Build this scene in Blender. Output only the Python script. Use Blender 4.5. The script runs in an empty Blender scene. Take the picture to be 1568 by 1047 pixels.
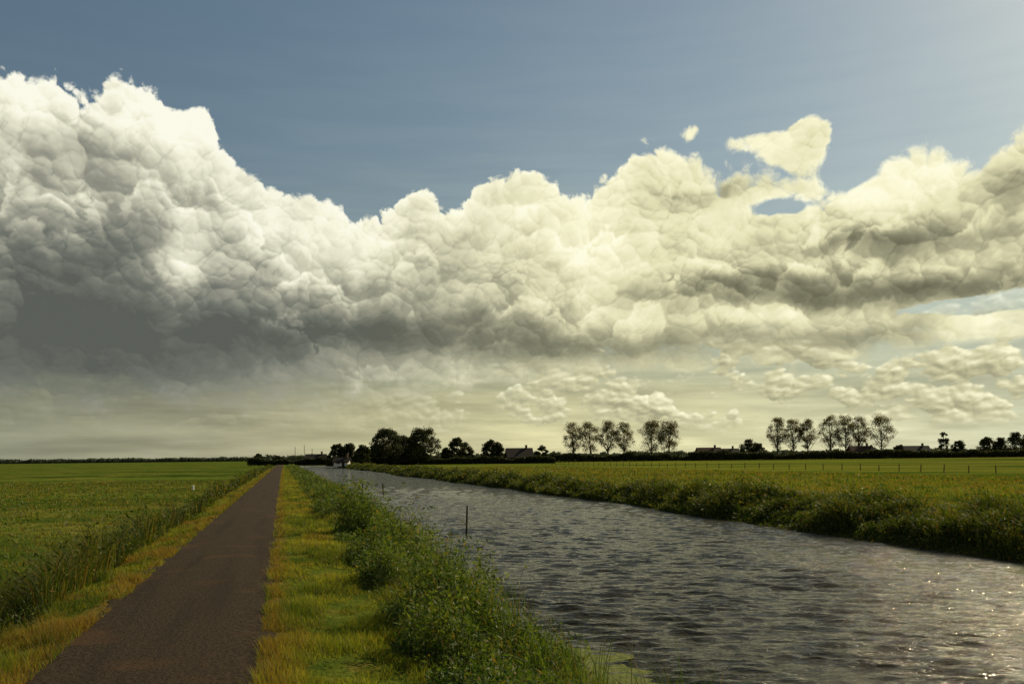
import bpy, math
import numpy as np
from mathutils import Vector
R = math.radians
rng = np.random.default_rng(7)
SC = bpy.context.scene
K = 0.268            # the dyke path and canal run at this slope to the left of +Y
WATER = -0.9
SUN_AZ, SUN_EL = 48.0, 36.0

# ------------------------------------------------------------------ helpers
def hsh(ix, iy, seed):
    v = np.sin(ix*127.1 + iy*311.7 + seed*74.7)*43758.5453
    return v - np.floor(v)
def vn(x, y, seed=0):
    x = np.asarray(x, float); y = np.asarray(y, float)
    ix = np.floor(x); iy = np.floor(y); fx = x-ix; fy = y-iy
    fx = fx*fx*(3-2*fx); fy = fy*fy*(3-2*fy)
    a = hsh(ix, iy, seed); b = hsh(ix+1, iy, seed); c = hsh(ix, iy+1, seed); d = hsh(ix+1, iy+1, seed)
    return (a*(1-fx)+b*fx)*(1-fy) + (c*(1-fx)+d*fx)*fy
def fbm(x, y, seed=0):
    return (vn(x, y, seed)*.5 + vn(x*2.1, y*2.1, seed+1)*.27 + vn(x*4.3, y*4.3, seed+2)*.15+vn(x*8.7, y*8.7, seed+3)*.08)
def sstep(a, b, x):
    t = np.clip((x-a)/(b-a), 0, 1); return t*t*(3-2*t)

def mk_mesh(name, V, T, mats, mi=None, attrs=None, smooth=False, link=True):
    V = np.asarray(V, np.float32); T = np.asarray(T, np.int32)
    me = bpy.data.meshes.new(name)
    me.vertices.add(len(V)); me.vertices.foreach_set('co', V.ravel())
    n = T.shape[1]
    me.loops.add(T.size); me.loops.foreach_set('vertex_index', T.ravel())
    me.polygons.add(len(T))
    me.polygons.foreach_set('loop_start', np.arange(0, T.size, n, dtype=np.int32))
    me.polygons.foreach_set('loop_total', np.full(len(T), n, np.int32))
    if mi is not None: me.polygons.foreach_set('material_index', np.asarray(mi, np.int32))
    me.polygons.foreach_set('use_smooth', np.full(len(T), smooth))
    for m in mats: me.materials.append(m)
    if attrs:
        for k, a in attrs.items():
            at = me.attributes.new(k, 'FLOAT', 'POINT'); at.data.foreach_set('value', np.asarray(a, np.float32))
    me.update(calc_edges=True); me.validate()
    ob = bpy.data.objects.new(name, me)
    if link: SC.collection.objects.link(ob)
    return ob

def grid_faces(nr, nc):
    i = np.arange(nr-1)[:, None]*nc + np.arange(nc-1)[None, :]
    i = i.ravel()
    return np.stack([i, i+1, i+nc+1, i+nc], 1)

# ------------------------------------------------------------------ node helper
class NB:
    def __init__(s, t): s.t = t; s.L = t.links
    def put(s, sock, v):
        if isinstance(v, bpy.types.NodeSocket): s.L.new(v, sock)
        elif v is not None: sock.default_value = v
    def m(s, op, a, b=None, c=None, clamp=False):
        n = s.t.nodes.new('ShaderNodeMath'); n.operation = op; n.use_clamp = clamp
        s.put(n.inputs[0], a); s.put(n.inputs[1], b); s.put(n.inputs[2], c); return n.outputs[0]
    def add(s, a, b): return s.m('ADD', a, b)
    def sub(s, a, b): return s.m('SUBTRACT', a, b)
    def mul(s, a, b): return s.m('MULTIPLY', a, b)
    def mad(s, a, b, c): return s.m('MULTIPLY_ADD', a, b, c)
    def comb(s, x, y, z=0.0):
        n = s.t.nodes.new('ShaderNodeCombineXYZ'); s.put(n.inputs[0], x); s.put(n.inputs[1], y); s.put(n.inputs[2], z); return n.outputs[0]
    def sep(s, v):
        n = s.t.nodes.new('ShaderNodeSeparateXYZ'); s.put(n.inputs[0], v); return n.outputs
    def ss(s, x, a, b, lo=0.0, hi=1.0, kind='SMOOTHSTEP'):
        n = s.t.nodes.new('ShaderNodeMapRange'); n.interpolation_type = kind; n.clamp = True
        s.put(n.inputs[0], x); s.put(n.inputs[1], a); s.put(n.inputs[2], b); s.put(n.inputs[3], lo); s.put(n.inputs[4], hi); return n.outputs[0]
    def noise(s, v, scale=1.0, detail=3.0, rough=.5, dim='3D', color=False, dist=0.0):
        n = s.t.nodes.new('ShaderNodeTexNoise'); n.noise_dimensions = dim
        s.put(n.inputs['Vector'], v); n.inputs['Scale'].default_value = scale; n.inputs['Detail'].default_value = detail
        n.inputs['Roughness'].default_value = rough; n.inputs['Distortion'].default_value = dist
        return n.outputs['Color'] if color else n.outputs[0]
    def voro(s, v, scale):
        n = s.t.nodes.new('ShaderNodeTexVoronoi'); n.voronoi_dimensions = '2D'; n.feature = 'F1'
        s.put(n.inputs['Vector'], v); n.inputs['Scale'].default_value = scale; return n.outputs['Distance']
    def mix(s, f, a, b):
        n = s.t.nodes.new('ShaderNodeMix'); n.data_type = 'RGBA'
        s.put(n.inputs[0], f)
        for sk, v in ((n.inputs[6], a), (n.inputs[7], b)):
            if isinstance(v, tuple): v = (*v[:3], 1.0)
            s.put(sk, v)
        return n.outputs[2]
    def mixf(s, f, a, b):
        n = s.t.nodes.new('ShaderNodeMix'); n.data_type = 'FLOAT'
        s.put(n.inputs[0], f); s.put(n.inputs[2], a); s.put(n.inputs[3], b); return n.outputs[0]
    def mulc(s, a, b):
        n = s.t.nodes.new('ShaderNodeMix'); n.data_type = 'RGBA'; n.blend_type = 'MULTIPLY'; n.inputs[0].default_value = 1
        for sk, v in ((n.inputs[6], a), (n.inputs[7], b)):
            if isinstance(v, tuple): v = (*v[:3], 1.0)
            s.put(sk, v)
        return n.outputs[2]
    def ramp(s, f, stops):
        n = s.t.nodes.new('ShaderNodeValToRGB'); cr = n.color_ramp
        while len(cr.elements) < len(stops): cr.elements.new(0.5)
        for el, (p, c) in zip(cr.elements, stops): el.position = p; el.color = (*c, 1)
        s.put(n.inputs[0], f); return n.outputs[0]
    def attr(s, name):
        n = s.t.nodes.new('ShaderNodeAttribute'); n.attribute_name = name; return n.outputs['Fac']

def new_mat(name):
    m = bpy.data.materials.new(name); m.use_nodes = True; t = m.node_tree
    b = t.nodes['Principled BSDF']
    return m, NB(t), b, t.nodes['Material Output']

# ------------------------------------------------------------------ sky (world)
def build_sky():
    w = bpy.data.worlds.new("World"); SC.world = w; w.use_nodes = True
    t = w.node_tree; t.nodes.clear(); N = NB(t)
    F = 1307.0
    def AZ(px): return math.degrees(math.atan((px-784)/F))
    def EL(px, py):
        hz = 700-0.0108*(px-784); return math.degrees(math.atan((hz-py)/F*math.cos(R(AZ(px)))))
    tc = t.nodes.new('ShaderNodeTexCoord')
    x, y, z = N.sep(tc.outputs['Generated'])
    a = N.mul(N.m('ARCTAN2', x, y), 57.2958)
    hr = N.m('SQRT', N.add(N.mul(x, x), N.mul(y, y)))
    e = N.mul(N.m('ARCTAN2', z, hr), 57.2958)
    P = N.comb(a, e)
    w1 = N.sep(N.noise(P, .22, 1, .5, color=True)); w2 = N.sep(N.noise(P, .9, 2, .5, color=True))
    wa = N.add(N.mad(w1[0], 2.2, -1.1), N.mad(w2[0], .8, -.4))
    we = N.add(N.mad(w1[1], 1.8, -.9), N.mad(w2[1], .7, -.35))
    top = [(-300,150),(-100,150),(0,120),(40,112),(85,118),(130,134),(190,128),(240,138),(270,158),(318,166),(338,210),(370,250),(410,278),(470,300),(520,306),(548,330),(600,322),(640,288),(680,318),(702,326),(725,298),(760,275),(800,262),(850,280),(882,302),(905,280),(945,262),(1000,220),(1050,238),(1120,262),(1190,274),(1240,268),(1290,278),(1330,256),(1380,232),(1440,230),(1500,246),(1535,216),(1568,202),(1900,180)]
    fc = t.nodes.new('ShaderNodeFloatCurve'); cv = fc.mapping.curves[0]
    pts = [((AZ(p)+40)/80, EL(p, q)/30) for p, q in top]
    pts = [(p, q) for p, q in pts if 0.0 < p < 1.0]
    cv.points[0].location = (0, pts[0][1]); cv.points[1].location = (1, pts[-1][1])
    for p, q in pts: cv.points.new(p, q)
    fc.mapping.update()
    N.put(fc.inputs['Value'], N.mad(a, 1/80, .5)); fc.inputs['Factor'].default_value = 1
    T = N.mul(fc.outputs[0], 30.0)
    def G(lst, aa, ee, base=None):
        acc = base
        for px, py, rx, ry, am in lst:
            da = N.mul(N.sub(aa, AZ(px)), 22.8/rx); de = N.mul(N.sub(ee, EL(px, py)), 22.8/ry)
            d2 = N.mad(da, da, N.mul(de, de))
            g = N.m('EXPONENT', N.mul(d2, -1.0))
            acc = N.mul(g, am) if acc is None else N.mad(g, am, acc)
        return acc
    aw = N.add(wa, a); ew = N.add(we, e)
    extra = G([(1250,196,44,38,2.1),(1165,212,60,16,1.05),(1215,232,46,16,.9),(1070,196,22,12,.9),
               (1200,320,46,12,-1.6),(1310,268,26,16,-1.2),(1440,470,100,12,-1.9),(1568,325,40,20,-1.0),(1568,455,90,26,-1.8),(1060,440,30,16,-.3)], N.mad(wa,.45,a), N.mad(we,.45,e))
    amp = N.ss(N.noise(P, .16, 2, .5), .3, .7, .6, 1.1)
    OCT = ((.22, .30, .42), (.50, .36, .36), (1.05, .24, .14), (2.2, .10, .034), (4.6, .05, 0))
    def HF(oa, oe):
        ax = N.add(a, oa) if oa else a; ex = N.add(e, oe) if oe else e
        env = N.mul(N.sub(T, ex), 1/2.2)
        env = N.m('SMOOTH_MIN', env, 1.6, .8)
        pa = N.add(ax, wa); pe = N.add(ex, we)
        acc = None; acs = None
        for sc, am, ams in OCT:
            if ams == 0 and (oa or oe): continue
            v = N.comb(N.add(pa, 37*sc), N.mul(pe, 1.12))
            d = N.voro(v, sc); d2 = N.mul(d, d)
            if not (oa or oe):
                acc = N.mul(d2, -1.5*am) if acc is None else N.mad(d2, -1.5*am, acc)
            if ams: acs = N.mul(d2, -1.5*ams) if acs is None else N.mad(d2, -1.5*ams, acs)
        acs = N.add(N.mul(acs, amp), N.mul(env, .5))
        return env, (N.mul(acc, amp) if acc else None), acs
    env, bl, s0 = HF(0, 0)
    fz = N.noise(N.comb(aw, ew), 1.6, 7, .6)
    H = N.add(N.add(env, extra), N.add(N.mad(bl, 1.0, .36), N.mad(fz, .6, -.30)))
    soft = N.ss(a, -5, 22, .20, .42)
    mask = N.ss(H, 0.0, soft)
    ep = .16
    _, _, s1 = HF(ep, 0); _, _, s2 = HF(0, ep)
    sh = N.add(N.mul(N.sub(s1, s0), -.45/ep), N.mul(N.sub(s2, s0), -.75/ep))
    sh = N.m('DIVIDE', sh, N.add(N.m('ABSOLUTE', sh), .9))
    macro = G([(20,560,340,80,-.36),(60,420,120,90,-.36),(300,520,240,55,-.26),(160,240,110,50,-.12),(640,510,300,34,-.42),
               (690,400,50,40,-.16),(1120,438,190,28,-.48),(1400,440,190,18,-.46),(1110,292,90,16,-.30),(1340,374,140,18,-.44),
               (1545,285,55,40,-.38),(1340,515,90,20,-.30),(940,535,220,20,-.25),(470,470,120,50,-.10),(190,390,110,80,-.20),
               (280,215,80,80,.22),(125,300,36,46,.26),(285,395,36,32,.40),(950,430,110,76,.34),(850,330,170,50,.08),
               (1420,285,160,34,.16),(1500,495,90,26,.26),(560,370,90,60,.14),(1230,398,90,18,.28),(60,150,180,50,.18),(1480,400,80,16,.2),
               (440,370,90,40,.12),(1180,480,120,14,.24)],
              N.mad(wa,.9,a), N.mad(we,.9,e), .61)
    rim = N.mul(N.m('EXPONENT', N.mul(N.m('MAXIMUM', H, 0), -1.5)), .30)
    fine = N.noise(N.comb(N.mul(aw,.8), ew), .5, 6, .55)
    lown = N.mad(fine, .5, -.25)
    shamp = N.ss(e, 4, 12, .12, .34)
    shd = N.mul(sh, shamp)
    base = N.add(N.add(macro, shd), lown)
    lum = N.add(base, rim)
    ramt = N.ss(e, 4.5, 11, .55, 1.0)
    for k, (off, sw_, amt) in enumerate([(1.8, 1.6, .34), (3.8, 2.2, .42), (6.2, 2.4, .44), (8.4, 2.2, .40), (10.6, 1.8, .30)]):
        tn = N.noise(N.comb(N.mul(a, .17), 13.7*k+3.1), 1.0, 2, .5)
        Tk = N.add(N.sub(T, off), N.mad(tn, 2*sw_*1.5, -sw_*1.5))
        acc = None
        for sc, am in ((.32, .75), (.78, .40), (2.1, .16)):
            d = N.voro(N.comb(N.add(aw, 19.3*k+5), N.add(N.mul(ew, 1.1), 7.1*k)), sc)
            d2 = N.mul(d, d)
            acc = N.mul(d2, -1.5*am) if acc is None else N.mad(d2, -1.5*am, acc)
        Hk = N.add(N.mul(N.sub(Tk, e), 1/1.7), N.add(N.mad(acc, 1.0, .55), N.mad(fz, .5, -.25)))
        mk = N.ss(Hk, 0, .26)
        rk = N.mul(N.m('EXPONENT', N.mul(N.m('MAXIMUM', Hk, 0), -1.5)), N.mul(ramt, amt))
        vis = N.mul(mk, N.ss(tn, .40, .58, .08, 1.0))
        lum = N.mixf(vis, lum, N.add(N.add(base, N.mul(ramt, -.10)), rk))
    cool = N.ramp(lum, [(0,(.105,.115,.100)),(.22,(.160,.172,.145)),(.45,(.31,.312,.25)),(.68,(.62,.61,.47)),(.90,(.92,.90,.72)),(1,(.97,.96,.82))])
    warm = N.ramp(lum, [(0,(.15,.145,.09)),(.22,(.235,.228,.145)),(.45,(.43,.415,.26)),(.68,(.78,.75,.47)),(.90,(.96,.93,.65)),(1,(1.0,.98,.74))])
    ccol = N.mix(N.ss(a, -20, 12), cool, warm)
    strk = N.noise(N.comb(N.mul(a, .10), N.mul(e, .9)), 1.0, 5, .55)
    bse = N.ss(a, -28, 28, 4.0, 6.6)
    mb = N.ss(N.add(N.sub(e, bse), N.add(N.mad(strk, 4, -2.0), N.mad(fine, 5, -2.5))), -1.2, 1.4)
    mask = N.mul(mask, mb)
    # low haze layer
    hz = N.ramp(N.mad(a, 1/62, .5), [(0,(.24,.245,.17)),(.18,(.30,.29,.19)),(.36,(.47,.445,.26)),(.55,(.64,.60,.34)),(.75,(.62,.60,.36)),(1,(.56,.57,.39))])
    dkl = N.mul(N.ss(e, .8, 5.0, 1.12, .78), N.mad(N.ss(strk, .3, .7), .46, .80))
    hz = N.mulc(hz, N.comb(dkl, dkl, dkl))
    pa_ = N.mad(wa, .5, a); pe_ = N.mad(we, .4, e)
    def small(pa, pe):
        v = N.comb(pa, N.mul(pe, 1.8))
        n = N.noise(v, .12, 5, .58)
        d = N.voro(v, .5); d_ = N.voro(v, 1.3)
        return N.add(n, N.add(N.mul(N.mul(d, d), -.18), N.mul(N.mul(d_, d_), -.07)))
    c1 = small(pa_, pe_); c2 = small(N.add(pa_, .15), N.add(pe_, .22))
    cm = N.mul(N.mul(N.ss(c1, .41, .455), N.ss(e, 12, 9)), N.mul(N.ss(e, 1.2, 2.6), N.ss(a, -14, 4, .15, 1.0)))
    cs = N.m('MULTIPLY_ADD', N.sub(c1, c2), 6.5, .42, True)
    cc = N.ramp(cs, [(0,(.38,.37,.23)),(.5,(.62,.59,.36)),(1,(.98,.95,.66))])
    cc = N.mulc(cc, N.mix(N.ss(a, -22, 2), (.60,.61,.60), (1,1,1)))
    sk = t.nodes.new('ShaderNodeTexSky'); sk.sky_type = 'NISHITA'; sk.sun_disc = False
    sk.sun_elevation = R(SUN_EL); sk.sun_rotation = R(SUN_AZ); sk.dust_density = .9; sk.air_density = 1.0
    skc = N.mulc(sk.outputs[0], (.84, .89, .78))
    bg1 = t.nodes.new('ShaderNodeBackground'); N.put(bg1.inputs[0], skc); bg1.inputs[1].default_value = .082
    low = N.mix(cm, hz, cc)
    bg2 = t.nodes.new('ShaderNodeBackground'); N.put(bg2.inputs[0], low)
    bg3 = t.nodes.new('ShaderNodeBackground'); N.put(bg3.inputs[0], ccol)
    hf = N.m('EXPONENT', N.mul(N.m('MAXIMUM', N.sub(e, 4.0), 0), -.13))
    hf = N.m('MAXIMUM', N.mul(hf, .92), N.mul(cm, N.ss(e, 10, 7)))
    ms1 = t.nodes.new('ShaderNodeMixShader'); N.put(ms1.inputs[0], hf); N.L.new(bg1.outputs[0], ms1.inputs[1]); N.L.new(bg2.outputs[0], ms1.inputs[2])
    ms2 = t.nodes.new('ShaderNodeMixShader'); N.put(ms2.inputs[0], mask); N.L.new(ms1.outputs[0], ms2.inputs[1]); N.L.new(bg3.outputs[0], ms2.inputs[2])
    out = t.nodes.new('ShaderNodeOutputWorld'); N.L.new(ms2.outputs[0], out.inputs[0])
build_sky()

S = Vector((math.sin(R(SUN_AZ))*math.cos(R(SUN_EL)), math.cos(R(SUN_AZ))*math.cos(R(SUN_EL)), math.sin(R(SUN_EL))))
ld = bpy.data.lights.new('sun', 'SUN'); ld.energy = 5.0; ld.angle = R(.5); ld.color = (1, .86, .56)
lo = bpy.data.objects.new('sun', ld); lo.rotation_euler = (-S).to_track_quat('-Z', 'Y').to_euler(); lo.location = S*50
SC.collection.objects.link(lo)

cam = bpy.data.cameras.new('camera'); co = bpy.data.objects.new('camera', cam); SC.collection.objects.link(co)
cam.lens = 30; cam.sensor_width = 36; cam.shift_y = .1126; cam.clip_end = 30000; cam.clip_start = .1
co.location = (0, 0, 2.2); co.rotation_euler = (R(90), R(.62), 0); SC.camera = co
SC.view_settings.view_transform = 'Standard'; SC.view_settings.look = 'None'; SC.view_settings.exposure = 0

# ------------------------------------------------------------------ terrain
def shore_w(y):
    y = np.asarray(y, float)
    return (vn(y/5, y*0+3, 5)-.5)*.7 + (vn(y/17, y*0+9, 6)-.5)*.7 - .9*sstep(16, 45, y)
def shore_r(y):
    y = np.asarray(y, float)
    return (vn(y/7, y*0+4, 15)-.5)*1.3 + (vn(y/31, y*0+8, 16)-.5)*2.2
def ground_z(x, y):
    s = x + K*y
    s2 = np.where(s > 1.4, s + shore_w(y)*np.clip((s-1.4)/2.0, 0, 1), s)
    s2 = np.where(s > 14, s + shore_r(y)*sstep(14, 20, s)*sstep(40, 28, s), s2)
    PS = [-400,-7,-5.6,-5.0,-4.5,-3.7,-2.8,0,1.4,1.9,2.6,3.65,5.2,9,18,20.5,22.2,22.9,23.8,25.5,29,34,400]
    PZ = [-.6,-.6,-.75,-.95,-.9,-.15,0,0,-.06,-.20,-.55,-.93,-1.5,-2,-2,-1.5,-.9,-.45,-.18,-.08,-.18,-.25,-.25]
    z = np.interp(s2, PS, PZ)
    far = sstep(400, 440, y)*(s > 0.5)
    z = z*(1-far) + -.25*far
    offp = np.clip((np.abs(s+1.43)-1.35)/.6, 0, 1)
    z = z + offp*((fbm(x/1.2, y/1.2, 2)-.5)*.10)
    return z
sa = np.concatenate([-np.geomspace(9, 20000, 60)[::-1], np.arange(-8.8, 30, .2), np.geomspace(30.2, 20000, 60)])
ya = np.concatenate([np.linspace(-80, 2, 20), np.geomspace(2.4, 12000, 420)])
SS, YY = np.meshgrid(sa, ya)
XX = SS-K*YY
ZZ = ground_z(XX, YY)
V = np.stack([XX, YY, ZZ], -1).reshape(-1, 3)

def pos_s(N):
    g = N.t.nodes.new('ShaderNodeNewGeometry'); p = N.sep(g.outputs['Position'])
    return g.outputs['Position'], p[0], p[1], N.mad(p[1], K, p[0])

m_ground, N, B, O = new_mat('ground_grass')
Pn, px_, py_, s_ = pos_s(N)
n1 = N.noise(Pn, .9, 6, .65); n2 = N.noise(Pn, .07, 4, .6); n3 = N.noise(Pn, 7, 4, .7)
turf = N.mix(N.ss(n1, .35, .65), (.040,.062,.010), (.10,.12,.017))
dry = N.mix(N.ss(n3, .3, .7), (.12,.060,.020), (.19,.12,.038))
edge = N.m('MINIMUM', N.m('ABSOLUTE', N.add(s_, .17)), N.m('ABSOLUTE', N.add(s_, 2.72)))
dm = N.mul(N.ss(edge, .05, .4, 1, 0), N.ss(n3, .35, .6)); dm2 = N.ss(n1, .59, .68)
verge = N.mix(N.m('MAXIMUM', dm, N.mul(dm2, .7)), turf, dry)
st = N.noise(N.comb(N.mul(s_, .03), N.mul(py_, .004)), 1, 5, .6); st2 = N.noise(N.comb(N.mul(px_, .008), N.mul(py_, .05)), 1, 6, .65)
fl = N.mix(N.ss(st2, .40, .60), (.032,.058,.008), (.105,.135,.018))
fl = N.mix(N.mul(N.ss(n2, .5, .62), .8), fl, (.17,.155,.030))
fl = N.mix(N.mul(N.ss(n1, .5, .6), .4), fl, (.033,.046,.008))
fr = N.mix(N.ss(st2, .40, .58), (.038,.068,.008), (.135,.145,.020))
fr = N.mix(N.mul(N.ss(st, .5, .62), .6), fr, (.16,.145,.030))
fr = N.mix(N.mul(N.ss(s_, 26, 38, 1, 0), N.ss(n2, .44, .56)), fr, (.14,.080,.024))
fv = N.mix(N.mul(N.ss(n1,.4,.6),.4), fl, (.03,.05,.01))
c = N.mix(N.ss(s_, -5.8, -5.2), fv, verge)
bank = N.mix(N.ss(n1, .4, .6), (.02,.028,.01), (.05,.06,.018))
c = N.mix(N.ss(s_, 1.4, 2.2), c, bank)
c = N.mix(N.ss(s_, 22.9, 24.2), c, fr)
N.put(B.inputs['Base Color'], c); B.inputs['Roughness'].default_value = 1; B.inputs['Specular IOR Level'].default_value = 0
bp = N.t.nodes.new('ShaderNodeBump'); bp.inputs['Strength'].default_value = .8; bp.inputs['Distance'].default_value = .12
N.put(bp.inputs['Height'], N.add(n3, N.noise(Pn, 2.2, 5, .7))); N.L.new(bp.outputs[0], B.inputs['Normal'])
mk_mesh('ground', V, grid_faces(len(ya), len(sa)), [m_ground], smooth=True)

# path
m_path, N, B, O = new_mat('path_asphalt')
Pn, px_, py_, s_ = pos_s(N)
g1 = N.noise(Pn, 26, 4, .75); g2 = N.noise(Pn, .8, 5, .6); g3 = N.noise(N.comb(N.mul(s_, 2.2), N.mul(py_, .12)), 1, 4, .6)
vo = N.t.nodes.new('ShaderNodeTexVoronoi'); vo.inputs['Scale'].default_value = 40; N.put(vo.inputs['Vector'], Pn)
c = N.mix(N.ss(g1, .35, .65), (.013,.010,.007), (.062,.043,.026))
c = N.mix(N.mul(N.ss(vo.outputs['Distance'], .26, .1), .6), c, (.15,.11,.065))
c = N.mix(N.mul(N.ss(g2, .54, .66), .5), c, (.080,.042,.020))
c = N.mix(N.mul(N.ss(g3, .48, .66), .5), c, (.020,.015,.010))
N.put(B.inputs['Base Color'], c); B.inputs['Roughness'].default_value = .95; B.inputs['Specular IOR Level'].default_value = .08
bp = N.t.nodes.new('ShaderNodeBump'); bp.inputs['Strength'].default_value = 1; bp.inputs['Distance'].default_value = .02
N.put(bp.inputs['Height'], N.noise(Pn, 36, 4, .8)); N.L.new(bp.outputs[0], B.inputs['Normal'])
yp = np.concatenate([np.arange(-30, 3, .5), np.geomspace(3, 420, 1400)])
lc = -2.70 + (fbm(yp*1.6, yp*0, 11)-.5)*.36; rc = -.20 + (fbm(yp*1.6, yp*0+5, 12)-.5)*.36
cols = 9
U = np.linspace(0, 1, cols)[None, :]
sp = lc[:, None]*(1-U)+rc[:, None]*U
Yp = np.repeat(yp[:, None], cols, 1)
zp = .012+.03*(1-(2*U-1)**2)+0*sp
mk_mesh('path', np.stack([sp-K*Yp, Yp, zp], -1).reshape(-1, 3), grid_faces(len(yp), cols), [m_path], smooth=True)

# ------------------------------------------------------------------ water
m_w, N, B, O = new_mat('canal_water')
Pn, px_, py_, s_ = pos_s(N)
N.put(B.inputs['Base Color'], (.038,.034,.018,1)); B.inputs['Roughness'].default_value = .07; B.inputs['IOR'].default_value = 1.33
B.inputs['Specular Tint'].default_value = (.94,.89,.74,1)
wv = N.comb(N.mul(px_, .34), N.mad(px_, .08, py_))
h = N.add(N.mul(N.noise(wv, 6.0, 4, .6), 1.15), N.mul(N.noise(wv, 17, 4, .6), .35))
bp = N.t.nodes.new('ShaderNodeBump'); bp.inputs['Strength'].default_value = 1.0; bp.inputs['Distance'].default_value = .09
N.put(bp.inputs['Height'], h); N.L.new(bp.outputs[0], B.inputs['Normal'])
yw = np.concatenate([np.arange(0, 8, .25), np.geomspace(8, 445, 1500)])
sw = np.arange(2.4, 24.6, .045)
SW, YW = np.meshgrid(sw, yw); XW = SW-K*YW
dyw = np.gradient(yw)[:, None]
ZW = np.zeros_like(XW)
for i in range(50):
    lam = .16*(4.4)**rng.random(); th = R(90-8)+rng.normal()*.24; kk = 2*math.pi/lam
    att = np.clip(lam/(2.2*np.maximum(dyw, .035))-1, 0, 1)
    ZW += att*(.062/kk)*np.sin(kk*(XW*math.cos(th)+YW*math.sin(th))+rng.random()*6.28)
ZW *= .6+.8*fbm(XW/1.6, YW/2, 33)
ZW = WATER + ZW*np.clip((SW-3.9)/1.0, .08, 1)
mk_mesh('canal_water', np.stack([XW, YW, ZW], -1).reshape(-1, 3), grid_faces(len(yw), len(sw)), [m_w], smooth=True)

# duckweed along the near shore
m_dw, N, B, O = new_mat('duckweed')
Pn, *_ = pos_s(N)
N.put(B.inputs['Base Color'], N.mix(N.ss(N.noise(Pn, 14, 5, .7), .35, .65), (.05,.065,.012), (.14,.15,.035))); B.inputs['Roughness'].default_value = .8; B.inputs['Specular IOR Level'].default_value = .1
yd = np.geomspace(8, 120, 900); cd = 14
wdt = np.clip(1.2*sstep(15.0, 13, yd)+1.5*sstep(26, 33, yd)*sstep(75, 50, yd)+.2, .1, 3)*(.35+1.3*fbm(yd*1.6, yd*0+2, 44))
inn = 2.4+0*yd
outr = 3.7 + wdt*.75 - shore_w(yd)
U = np.linspace(0, 1, cd)[None, :]
sd = inn[:, None]*(1-U)+outr[:, None]*U; Yd = np.repeat(yd[:, None], cd, 1)
mk_mesh('duckweed', np.stack([sd-K*Yd, Yd, np.full_like(sd, WATER+.024)], -1).reshape(-1, 3), grid_faces(len(yd), cd), [m_dw])

# ------------------------------------------------------------------ foliage materials
def leaf_mat(name, cols, dryc=(.20,.12,.03), trans=.4, tcol=(1.5,1.45,.55), nsc=1.0):
    m, N, B, O = new_mat(name)
    Pn, *_ = pos_s(N)
    v = N.add(N.attr('tint'), N.mad(N.noise(Pn, nsc, 3, .6), .9, -.45))
    c = N.ramp(v, [(0, cols[0]), (.5, cols[1]), (1, cols[2])])
    c = N.mix(N.m('MULTIPLY', N.attr('dry'), 1.0, clamp=True), c, dryc)
    N.put(B.inputs['Base Color'], c); B.inputs['Roughness'].default_value = .6; B.inputs['Specular IOR Level'].default_value = .18
    tr = N.t.nodes.new('ShaderNodeBsdfTranslucent'); N.put(tr.inputs[0], N.mulc(c, tcol))
    mx = N.t.nodes.new('ShaderNodeMixShader'); mx.inputs[0].default_value = trans
    N.L.new(B.outputs[0], mx.inputs[1]); N.L.new(tr.outputs[0], mx.inputs[2]); N.L.new(mx.outputs[0], O.inputs[0])
    return m
m_grass = leaf_mat('verge_grass', [(.045,.075,.010),(.125,.155,.018),(.26,.25,.036)], trans=.48)
m_field = leaf_mat('field_grass', [(.035,.072,.009),(.085,.122,.013),(.165,.17,.024)])
m_weed = leaf_mat('bank_weeds', [(.022,.046,.009),(.062,.100,.017),(.15,.175,.038)])
m_reed = leaf_mat('reeds', [(.022,.040,.007),(.050,.070,.010),(.12,.13,.025)])
m_tree = leaf_mat('tree_leaves', [(.018,.024,.007),(.032,.038,.010),(.055,.058,.015)], trans=.25, nsc=.25)
m_pop = leaf_mat('poplar_leaves', [(.04,.036,.010),(.07,.060,.016),(.11,.09,.028)], trans=.4, nsc=.25)
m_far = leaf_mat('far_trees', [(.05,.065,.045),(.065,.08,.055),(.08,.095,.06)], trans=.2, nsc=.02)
m_bark, N, B, O = new_mat('bark')
Pn, *_ = pos_s(N)
N.put(B.inputs['Base Color'], N.mix(N.noise(Pn, 3, 4, .6), (.05,.04,.028), (.13,.105,.07))); B.inputs['Roughness'].default_value = .95

def blades(base, h, w, lean, bend=.5):
    n = len(base); ang = rng.random(n)*math.pi
    d = np.stack([np.cos(ang), np.sin(ang), np.zeros(n)], 1)*w[:, None]*.5
    mid = base + np.stack([lean[:, 0]*h*.35, lean[:, 1]*h*.35, h*.6], 1)
    tip = base + np.stack([lean[:, 0]*h*1.15, lean[:, 1]*h*1.15, h*(1-.25*np.hypot(lean[:, 0], lean[:, 1]))], 1)
    V = np.stack([base-d, base+d, mid-d*.8, mid+d*.8, tip], 1).reshape(-1, 3)
    i = np.arange(n)[:, None]*5
    T = np.concatenate([i+np.array([[0, 1, 3]]), i+np.array([[0, 3, 2]]), i+np.array([[2, 3, 4]])], 0)
    return V, T
def tris(base, h, w, lean):
    n = len(base); ang = rng.random(n)*math.pi
    d = np.stack([np.cos(ang), np.sin(ang), np.zeros(n)], 1)*w[:, None]*.5
    tip = base + np.stack([lean[:, 0]*h, lean[:, 1]*h, h], 1)
    V = np.stack([base-d, base+d, tip], 1).reshape(-1, 3)
    return V, np.arange(n*3).reshape(-1, 3)
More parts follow.
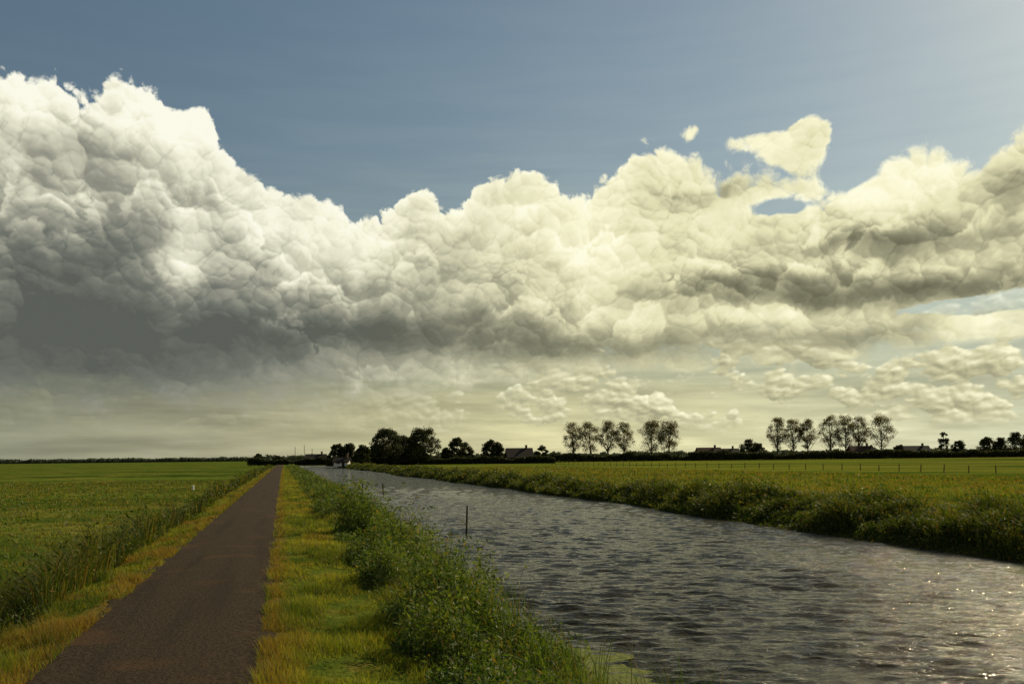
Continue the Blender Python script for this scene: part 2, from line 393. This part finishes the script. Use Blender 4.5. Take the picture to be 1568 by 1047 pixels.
def leaves(cen, size, g=rng, asp=.5):
    n = len(cen)
    a = g.normal(size=(n, 3)); a /= np.linalg.norm(a, axis=1)[:, None]
    b = g.normal(size=(n, 3)); b -= a*(a*b).sum(1)[:, None]; b /= np.linalg.norm(b, axis=1)[:, None]
    a = a*size[:, None]; b = b*size[:, None]*asp
    V = np.stack([cen-a, cen+b, cen+a, cen-b], 1).reshape(-1, 3)
    i = np.arange(n)[:, None]*4
    return V, np.concatenate([i+np.array([[0, 1, 2]]), i+np.array([[0, 2, 3]])], 0)
def merge(parts):
    Vs, Ts, At = [], [], []; o = 0
    for V, T, tint, dry in parts:
        Vs.append(V); Ts.append(T+o); o += len(V); At.append((tint, dry))
    return np.concatenate(Vs), np.concatenate(Ts), np.concatenate([a[0] for a in At]), np.concatenate([a[1] for a in At])
def logy(n, y0, y1): return y0*(y1/y0)**rng.random(n)
def lean_n(n, k, wx=-.12, wy=0): return np.stack([rng.normal(size=n)*k+wx, rng.normal(size=n)*k+wy], 1)

def grass(name, n, s0, s1, y0, y1, h0, h1, w, mat, dryf=.5, lean=.35, view=False, dthr=.5):
    y = logy(n, y0, y1); s = s0+(s1-s0)*rng.random(n)
    x = s-K*y
    if view:
        k = np.abs(x) < y*.68+3; x, y, s = x[k], y[k], s[k]; n = len(x)
    b = np.stack([x, y, ground_z(x, y)-.01], 1)
    cl = fbm(x*1.6, y*1.6, 21)
    hh = (h0+(h1-h0)*rng.random(n))*(.15+1.9*sstep(.3, .75, cl))
    ww = w*np.maximum(1, y/11)
    V, T = tris(b, hh, ww, lean_n(n, lean))
    dr = sstep(dthr, dthr+.1, fbm(x*1.1, y*.8, 31)+rng.normal(size=n)*.05)*dryf
    dr = np.maximum(dr, (rng.random(n) < .08)*.9)
    eg = np.minimum(np.abs(s+.15), np.abs(s+2.72))
    dr = np.maximum(dr, (rng.random(n) < .65*np.clip(1-eg/.25, 0, 1))*.9)
    tint = .5+.22*rng.normal(size=n)+(fbm(x*1.2, y*.9, 77)-.5)*1.8
    mk_mesh(name, V, T, [mat], attrs={'tint': np.repeat(tint, 3), 'dry': np.repeat(dr, 3)})
grass('verge_grass', 230000, -.30, 2.3, 5, 200, .035, .11, .009, m_grass, dthr=.56)
grass('verge_grass', 150000, -4.3, -2.56, 6, 200, .04, .14, .009, m_grass, dryf=.85, dthr=.54)
grass('field_grass', 120000, -50, -5.4, 14, 120, .04, .10, .02, m_field, dryf=.5, view=True, dthr=.52)
grass('field_grass', 90000, 23.0, 70, 30, 220, .06, .16, .02, m_field, dryf=.6, view=True)

def reeds(name, n, s0, s1, y0, y1, h0, h1, w, mat, seed, leafn=0, lsize=.06, leany=.2, dryp=.08, thr=0, rise=.9, fall=None, zmin=WATER-.1, asp=.3, cmod=None, lo_=.10):
    y = logy(n, y0, y1); s = s0+(s1-s0)*rng.random(n); x = s-K*y
    z = ground_z(x, y)
    cl = fbm(x/1.5, y/2.4, seed) if cmod is None else cmod(s, y)
    k = (z > zmin) & (cl > thr+rng.random(n)*.1)
    x, y, s, z, cl = x[k], y[k], s[k], z[k], cl[k]; n = len(x)
    h = (h0+(h1-h0)*rng.random(n))*(lo_+1.8*sstep(.25, .75, cl))
    h *= sstep(s0-.1, s0+rise, s)*.7+.3
    if fall: h *= sstep(fall[1], fall[0], s)*.75+.25
    b = np.stack([x, y, z-.03], 1)
    sc = np.maximum(1, y/14)
    ln = lean_n(n, leany)
    V, T = blades(b, h, w*sc, ln)
    tint = .15+.55*cl+.2*rng.normal(size=n); dr = (rng.random(n) < dryp)*.8
    parts = [(V, T, np.repeat(tint, 5), np.repeat(dr, 5))]
    if leafn:
        idx = np.repeat(np.arange(n), leafn); m = len(idx); tt = .15+.85*rng.random(m)
        cx = b[idx] + np.stack([ln[idx, 0]*h[idx]*tt**1.6, ln[idx, 1]*h[idx]*tt**1.6, h[idx]*tt], 1)
        cx += rng.normal(size=(m, 3))*np.array([.05, .05, .02])*sc[idx][:, None]**.5
        V2, T2 = leaves(cx, lsize*(.6+.8*rng.random(m))*sc[idx]**.7, asp=asp)
        t2 = tint[idx]+.18*rng.normal(size=m)+.15*(tt-.5)
        parts.append((V2, T2, np.repeat(t2, 4), np.repeat((rng.random(m) < .04)*.8, 4)))
    V, T, a1, a2 = merge(parts)
    mk_mesh(name, V, T, [mat], attrs={'tint': a1, 'dry': a2})
reeds('ditch_reeds', 60000, -5.6, -3.7, 8, 260, .40, .80, .014, m_reed, 51, leafn=1, dryp=.18, lsize=.05, leany=.28)
reeds('bank_weeds', 28000, 1.5, 4.0, 6.5, 40, .22, .58, .011, m_weed, 52, leafn=9, lsize=.036, leany=.32, fall=(3.2, 4.2), lo_=.2)
reeds('bank_weeds', 30000, 1.5, 4.6, 30, 300, .30, .65, .011, m_weed, 53, leafn=3, lsize=.036, leany=.28)
reeds('bank_grass', 60000, 1.3, 4.2, 6.5, 200, .15, .42, .010, m_grass, 57, leany=.4, dryp=.2)
reeds('waterside_reeds', 4500, 2.6, 4.2, 7, 160, .50, .95, .011, m_weed, 56, leany=.3, thr=.4)
for i, (s0, y0, r, hh, n) in enumerate([(2.5, 12.0, .85, .78, 1100), (2.1, 15.5, .7, .55, 600), (2.8, 19.5, .85, .90, 700), (2.5, 26, .9, .95, 600), (1.9, 9.9, .6, .48, 500), (2.9, 33, .8, .95, 400)]):
    g_s, g_y = s0, y0
    reeds('willowherb', n, s0-r, s0+r, y0-r*1.5, y0+r*1.5, hh*.55, hh*1.15, .010, m_weed, 60+i, leafn=16, lsize=.042, leany=.20, asp=.26, rise=.3,
          cmod=lambda s, y: .75*np.exp(-((s-g_s)/r)**2-((y-g_y)/(1.5*r))**2)+.05)
reeds('far_bank_reeds', 110000, 20.6, 24.6, 22, 420, .28, .68, .014, m_reed, 54, leafn=2, lsize=.04, leany=.28, zmin=WATER-.12)
reeds('far_bank_grass', 100000, 21.9, 27.5, 22, 420, .12, .42, .014, m_field, 58, leany=.35, dryp=.25)

# ------------------------------------------------------------------ trees
def tube(pts, rad, sides=6):
    pts = np.asarray(pts, float); n = len(pts); V = []
    for i in range(n):
        d = pts[min(i+1, n-1)]-pts[max(i-1, 0)]; d = d/np.linalg.norm(d)
        u = np.cross(d, [.3, 1, .2]); u /= np.linalg.norm(u); v = np.cross(d, u)
        for k in range(sides):
            q = 2*math.pi*k/sides; V.append(pts[i]+rad[i]*(u*math.cos(q)+v*math.sin(q)))
    T = []
    for i in range(n-1):
        for k in range(sides):
            a = i*sides+k; b = i*sides+(k+1) % sides
            T += [[a, b, b+sides], [a, b+sides, a+sides]]
    return np.array(V), np.array(T)
def tree(name, px, y, hm, wm, style, seed, z0=-.3, mat=None, lsz=.30, dens=1.0):
    g = np.random.default_rng(seed)
    cb, nl, ncl, mat0 = {'poplar': (.26, 18, 58, m_pop), 'broad': (.16, 14, 130, m_tree), 'bush': (.02, 6, 90, m_tree), 'thin': (.12, 8, 30, m_tree)}[style]
    mat = mat or mat0
    def prof(t):
        if style == 'poplar': return np.sin(np.pi*np.clip(.13+.75*t, 0, 1))**.9
        if style == 'broad': return np.sin(np.pi*np.clip(.20+.74*t, 0, 1))**.6
        if style == 'thin': return np.sin(np.pi*np.clip(.1+.85*t, 0, 1))**.9
        return np.sin(np.pi*np.clip(.35+.62*t, 0, 1))**.6
    parts = []; r0 = hm*.017 if style != 'bush' else hm*.012
    bend = g.normal(size=2)*.03*hm
    tt = np.linspace(0, .86, 7); tp = np.stack([bend[0]*tt**2, bend[1]*tt**2, tt*hm], 1)
    rr = r0*(1-.85*tt/.86)+.03; rr[0] *= 1.35
    V, T = tube(tp, rr, 7); parts.append((V, T, np.zeros(len(V)), np.zeros(len(V)))); nb = len(T)
    cents = []
    for i in range(nl):
        t0 = cb*.7+(.7-cb)*g.random()**1.3; p0 = np.array([bend[0]*t0**2, bend[1]*t0**2, t0*hm])
        t1 = min(.97, t0+.18+.35*g.random()); an = g.random()*6.283
        rr1 = .5*wm*prof(np.clip((t1-cb)/(1-cb), 0, 1))*(.6+.35*g.random())
        p2 = np.array([rr1*math.cos(an), rr1*math.sin(an), t1*hm]); pm = p0*.45+p2*.55+np.array([0, 0, -.04*hm]) + g.normal(size=3)*.01*hm
        q = np.linspace(0, 1, 5)[:, None]; cur = (1-q)**2*p0+2*q*(1-q)*pm+q*q*p2
        V, T = tube(cur, np.linspace(r0*.5*(1-t0*.5), .04, 5), 5); parts.append((V, T, np.zeros(len(V)), np.zeros(len(V)))); nb += len(T)
        cents.append(p2)
    for i in range(ncl):
        t = g.random()**.8; an = g.random()*6.283; r = .5*wm*prof(t)*(g.random()**.45)*(.80+.2*g.random())
        cents.append(np.array([r*math.cos(an), r*math.sin(an), (cb+(1-cb)*t)*hm*.97]))
    cents = np.array(cents)
    per = int(70*dens)
    idx = np.repeat(np.arange(len(cents)), per)
    csz = (.045+.05*g.random(len(cents)))*min(hm, wm*1.6)
    off = g.normal(size=(len(idx), 3)); off /= np.linalg.norm(off, axis=1)[:, None]; off *= (g.random(len(idx))**.5*1.5)[:, None]
    P = cents[idx]+off*csz[idx][:, None]*np.array([1, 1, .8])
    P[:, 2] = np.maximum(P[:, 2], .1)
    V, T = leaves(P, lsz*(.6+.8*g.random(len(P))), g=g)
    ct = .5+.22*g.normal(size=len(cents))
    tint = ct[idx]+.12*g.normal(size=len(P))
    parts.append((V, T, np.repeat(tint, 4), np.zeros(len(V))))
    V, T, a1, a2 = merge(parts)
    mi = np.zeros(len(T), int); mi[nb:] = 1
    ob = mk_mesh(name, V, T, [m_bark, mat], mi, {'tint': a1, 'dry': a2})
    ob.location = (px, y, z0)
    return ob
def bx(p, y): return (p-784)/1307*y      # bearing (thousandths) -> metres east at distance y
D = 420
for i, (p, h, w) in enumerate([(878,19,10.5),(905,19.3,12),(931,20,10),(957,19,11)]): tree('poplar_tree', bx(p, D), D+(i % 2)*4, h, w, 'poplar', 100+i, lsz=.24)
for i, (p, h, w) in enumerate([(998,20,14),(1025,19.8,12.5)]): tree('poplar_tree', bx(p, D), D, h, w, 'poplar', 110+i, dens=1.3, lsz=.24)
for i, (p, h, w) in enumerate([(1191,19.5,11),(1218,19,10),(1244,19,10.5),(1272,20.5,11),(1299,20.5,10.5),(1323,20,10.5),(1350,20.5,13)]): tree('poplar_tree', bx(p, D), D+(i % 3)*3, h+.8, w, 'poplar', 120+i, lsz=.24)
for i, (p, y, h, w) in enumerate([(593,330,13.8,13.5),(622,345,11.5,12),(648,330,13.8,14),(606,338,8,10),(636,338,8,10),(578,335,8,8)]): tree('lime_tree', bx(p, y), y, h, w, 'broad', 140+i, dens=.9)
for i, (p, y, h, w) in enumerate([(516,320,8,8),(535,320,8.2,8),(556,315,7.5,7),(700,340,10.5,9),(713,345,8.5,8),(750,350,9.5,8.5),(762,350,8.5,7),(1147,430,10,12),(1162,430,8,9),
        (1378,430,6.5,9),(1408,430,5.5,9),(1468,430,8.5,8),(1512,430,10,10),(1532,430,9.5,9),(1556,420,12,11),(1575,425,11,11),(683,345,6.5,5),(1290,420,4,6)]):
    tree('maple_tree', bx(p, y), y, h, w, 'bush', 160+i, dens=.8)
for i, (p, y, h, w) in enumerate([(1446,425,12.5,5.5),(396,420,5.5,5),(425,430,4.5,6),(830,360,7,6),(1072,425,6,7)]): tree('alder_tree', bx(p, y), y, h, w, 'thin', 190+i)

def hedge(name, p0, p1, y, h, depth, n, seed, mat=m_tree, lsz=.35, z0=-.3):
    g = np.random.default_rng(seed)
    x0, x1 = bx(p0, y), bx(p1, y); x = x0+(x1-x0)*g.random(n)
    top = h*(.35+1.3*fbm(x/9, x*0+seed, seed))
    P = np.stack([x, y+depth*(g.random(n)-.5), z0+top*g.random(n)**.7], 1)
    V, T = leaves(P, lsz*(.6+.8*g.random(n)), g=g)
    mk_mesh(name, V, T, [mat], attrs={'tint': np.repeat(.45+.2*g.normal(size=n), 4), 'dry': np.zeros(n*4)})
hedge('hedge', 500, 850, 330, 2.6, 4, 30000, 3)
hedge('hedge', 845, 1075, 405, 3.2, 5, 22000, 4)
hedge('hedge', 1055, 1640, 400, 3.6, 5, 62000, 5)
hedge('hedge', 380, 560, 390, 3.2, 5, 20000, 6)
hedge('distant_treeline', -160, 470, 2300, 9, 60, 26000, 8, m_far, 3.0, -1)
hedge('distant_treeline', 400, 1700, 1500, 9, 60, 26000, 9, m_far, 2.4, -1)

# ------------------------------------------------------------------ houses
def simple(name, c1, c2, sc=2, rough=.85):
    m, N, B, O = new_mat(name); tcn = N.t.nodes.new('ShaderNodeTexCoord')
    N.put(B.inputs['Base Color'], N.mix(N.noise(tcn.outputs['Object'], sc, 4, .65), c1, c2)); B.inputs['Roughness'].default_value = rough; B.inputs['Specular IOR Level'].default_value = .15; return m
m_brick = simple('brick', (.08,.045,.03), (.15,.085,.05)); m_white = simple('white_render', (.55,.53,.47), (.75,.72,.65))
m_tile = simple('roof_tile', (.018,.015,.012), (.04,.032,.026)); m_redtile = simple('red_roof_tile', (.040,.022,.014), (.075,.038,.024))
m_glass = simple('window_glass', (.02,.025,.03), (.05,.06,.07), rough=.1); m_wood = simple('weathered_wood', (.025,.02,.014), (.06,.05,.036), 12)
def pm(name, V, F, mat, parent):
    me = bpy.data.meshes.new(name); me.from_pydata([tuple(v) for v in V], [], F); me.materials.append(mat); me.update()
    o = bpy.data.objects.new(name, me); SC.collection.objects.link(o); o.parent = parent; return o
def boxv(x0, x1, y0, y1, z0, z1):
    return [(x0,y0,z0),(x1,y0,z0),(x1,y1,z0),(x0,y1,z0),(x0,y0,z1),(x1,y0,z1),(x1,y1,z1),(x0,y1,z1)], [(0,3,2,1),(4,5,6,7),(0,1,5,4),(1,2,6,5),(2,3,7,6),(3,0,4,7)]
def house(name, p, y, L, W, eave, ridge, wall, roof, rot=0, z0=-.3):
    e = bpy.data.objects.new(name, None); SC.collection.objects.link(e); e.location = (bx(p, y), y, z0); e.rotation_euler = (0, 0, R(rot))
    l, w = L/2, W/2
    pm('walls', [(-l,-w,0),(l,-w,0),(l,w,0),(-l,w,0),(-l,-w,eave),(l,-w,eave),(l,w,eave),(-l,w,eave),(-l,0,ridge),(l,0,ridge)],
       [(0,1,5,4),(2,3,7,6),(1,2,6,9,5),(3,0,4,8,7)], wall, e)
    o = .5; dz = (ridge-eave)/w*o; th = .25
    for sg, nm in ((-1, 'roof_front'), (1, 'roof_back')):
        V = [(-l-o,sg*(w+o),eave-dz+.03),(l+o,sg*(w+o),eave-dz+.03),(l+o,0,ridge+.03),(-l-o,0,ridge+.03)]
        V += [(a, b, c+th) for a, b, c in V]
        pm(nm, V, [(0,1,2,3),(4,7,6,5),(0,4,5,1),(1,5,6,2),(3,2,6,7),(0,3,7,4)], roof, e)
    V, F = boxv(l*.5, l*.5+.8, -.4, .4, ridge-.6, ridge+1.3); pm('chimney', V, F, m_brick, e)
    V, F = boxv(l*.5-.1, l*.5+.9, -.5, .5, ridge+1.3, ridge+1.45); pm('chimney_cap', V, F, m_tile, e)
    k = 0
    for xx in np.linspace(-l+1.6, l-1.6, max(2, int(L/3))):
        k += 1
        V, F = boxv(xx-.6, xx+.6, -w-.06, -w+.02, .9, 2.2) if k != 2 else boxv(xx-.5, xx+.5, -w-.06, -w+.02, 0, 2.1)
        pm('window_%d' % k if k != 2 else 'door', V, F, m_glass if k != 2 else m_wood, e)
        if k != 2:
            V, F = boxv(xx-.75, xx+.75, -w-.12, -w-.003, .75, .88); pm('sill_%d' % k, V, F, m_white, e)
house('farm_house', 795, 345, 10, 8, 2.6, 6.0, m_brick, m_tile, 8)
house('white_house', 524, 300, 5, 4, 1.6, 2.9, m_white, m_tile, -5)
house('farm_house', 484, 400, 9, 7, 2.2, 4.8, m_brick, m_tile, 5)
house('farm_house', 1085, 412, 11, 8, 2.6, 6.0, m_brick, m_redtile, 4)
house('barn', 1112, 410, 11, 9, 2.4, 5.4, m_brick, m_tile, -3)
house('farm_house', 1318, 412, 11, 8, 2.4, 6.0, m_brick, m_redtile, 5)
house('barn', 1336, 408, 8, 7, 2.4, 5.2, m_white, m_tile, 80)
house('farm_house', 1402, 415, 12, 8, 2.6, 5.8, m_brick, m_tile, 0)
house('farm_house', 612, 338, 8, 7, 2.4, 4.8, m_brick, m_tile, 20)

# ------------------------------------------------------------------ posts, fence
def post(name, x, y, z0, h, r, mat=m_wood, tilt=(0, 0)):
    V, T = tube([(0,0,-.6),(0,0,0),(tilt[0]*.5,tilt[1]*.5,h*.5),(tilt[0],tilt[1],h),(tilt[0],tilt[1],h+.02)], [r*1.05, r, r*.97, r*.92, .005], 10)
    o = mk_mesh(name, V, T, [mat]); o.location = (x, y, z0); return o
post('mooring_post', -1.88, 34.6, WATER, 1.15, .040, tilt=(.04, 0))
post('mooring_post', -11.5, 76, WATER, .9, .06, tilt=(-.03, 0))
post('mooring_post', -15.6, 89, WATER, .85, .06)
for p, h in ((452, 9), (466, 10), (478, 8)): post('utility_pole', bx(p, 430), 430, -.3, h, .12)
post('marker_post', bx(295, 82), 82, -.6, .45, .12, m_white)
def fence(name, pts, step, h, rad):
    Vs, Ts = [], []; o = 0
    pts = np.array(pts, float); seg = np.linalg.norm(np.diff(pts, axis=0), axis=1); cum = np.concatenate([[0], np.cumsum(seg)])
    q = np.arange(0, cum[-1], step); X = np.interp(q, cum, pts[:, 0]); Y = np.interp(q, cum, pts[:, 1])
    Z = ground_z(X, Y)
    for i in range(len(q)):
        hh = h*(.9+.25*rng.random()); tx = rng.normal()*.05
        V, T = tube([(X[i],Y[i],Z[i]-.3),(X[i]+tx,Y[i],Z[i]+hh),(X[i]+tx,Y[i],Z[i]+hh+.03)], [rad, rad*.9, .01], 6); Vs.append(V); Ts.append(T+o); o += len(V)
    for hh in (.45, .85):
        for i in range(len(q)-1):
            V, T = tube([(X[i],Y[i],Z[i]+hh*h),(X[i+1],Y[i+1],Z[i+1]+hh*h)], [.006, .006], 3); Vs.append(V); Ts.append(T+o); o += len(V)
    mk_mesh(name, np.concatenate(Vs), np.concatenate(Ts), [m_wood])
fence('fence', [(bx(845,260),260),(bx(1050,170),170),(bx(1300,125),125),(bx(1640,88),88)], 4.2, .95, .06)
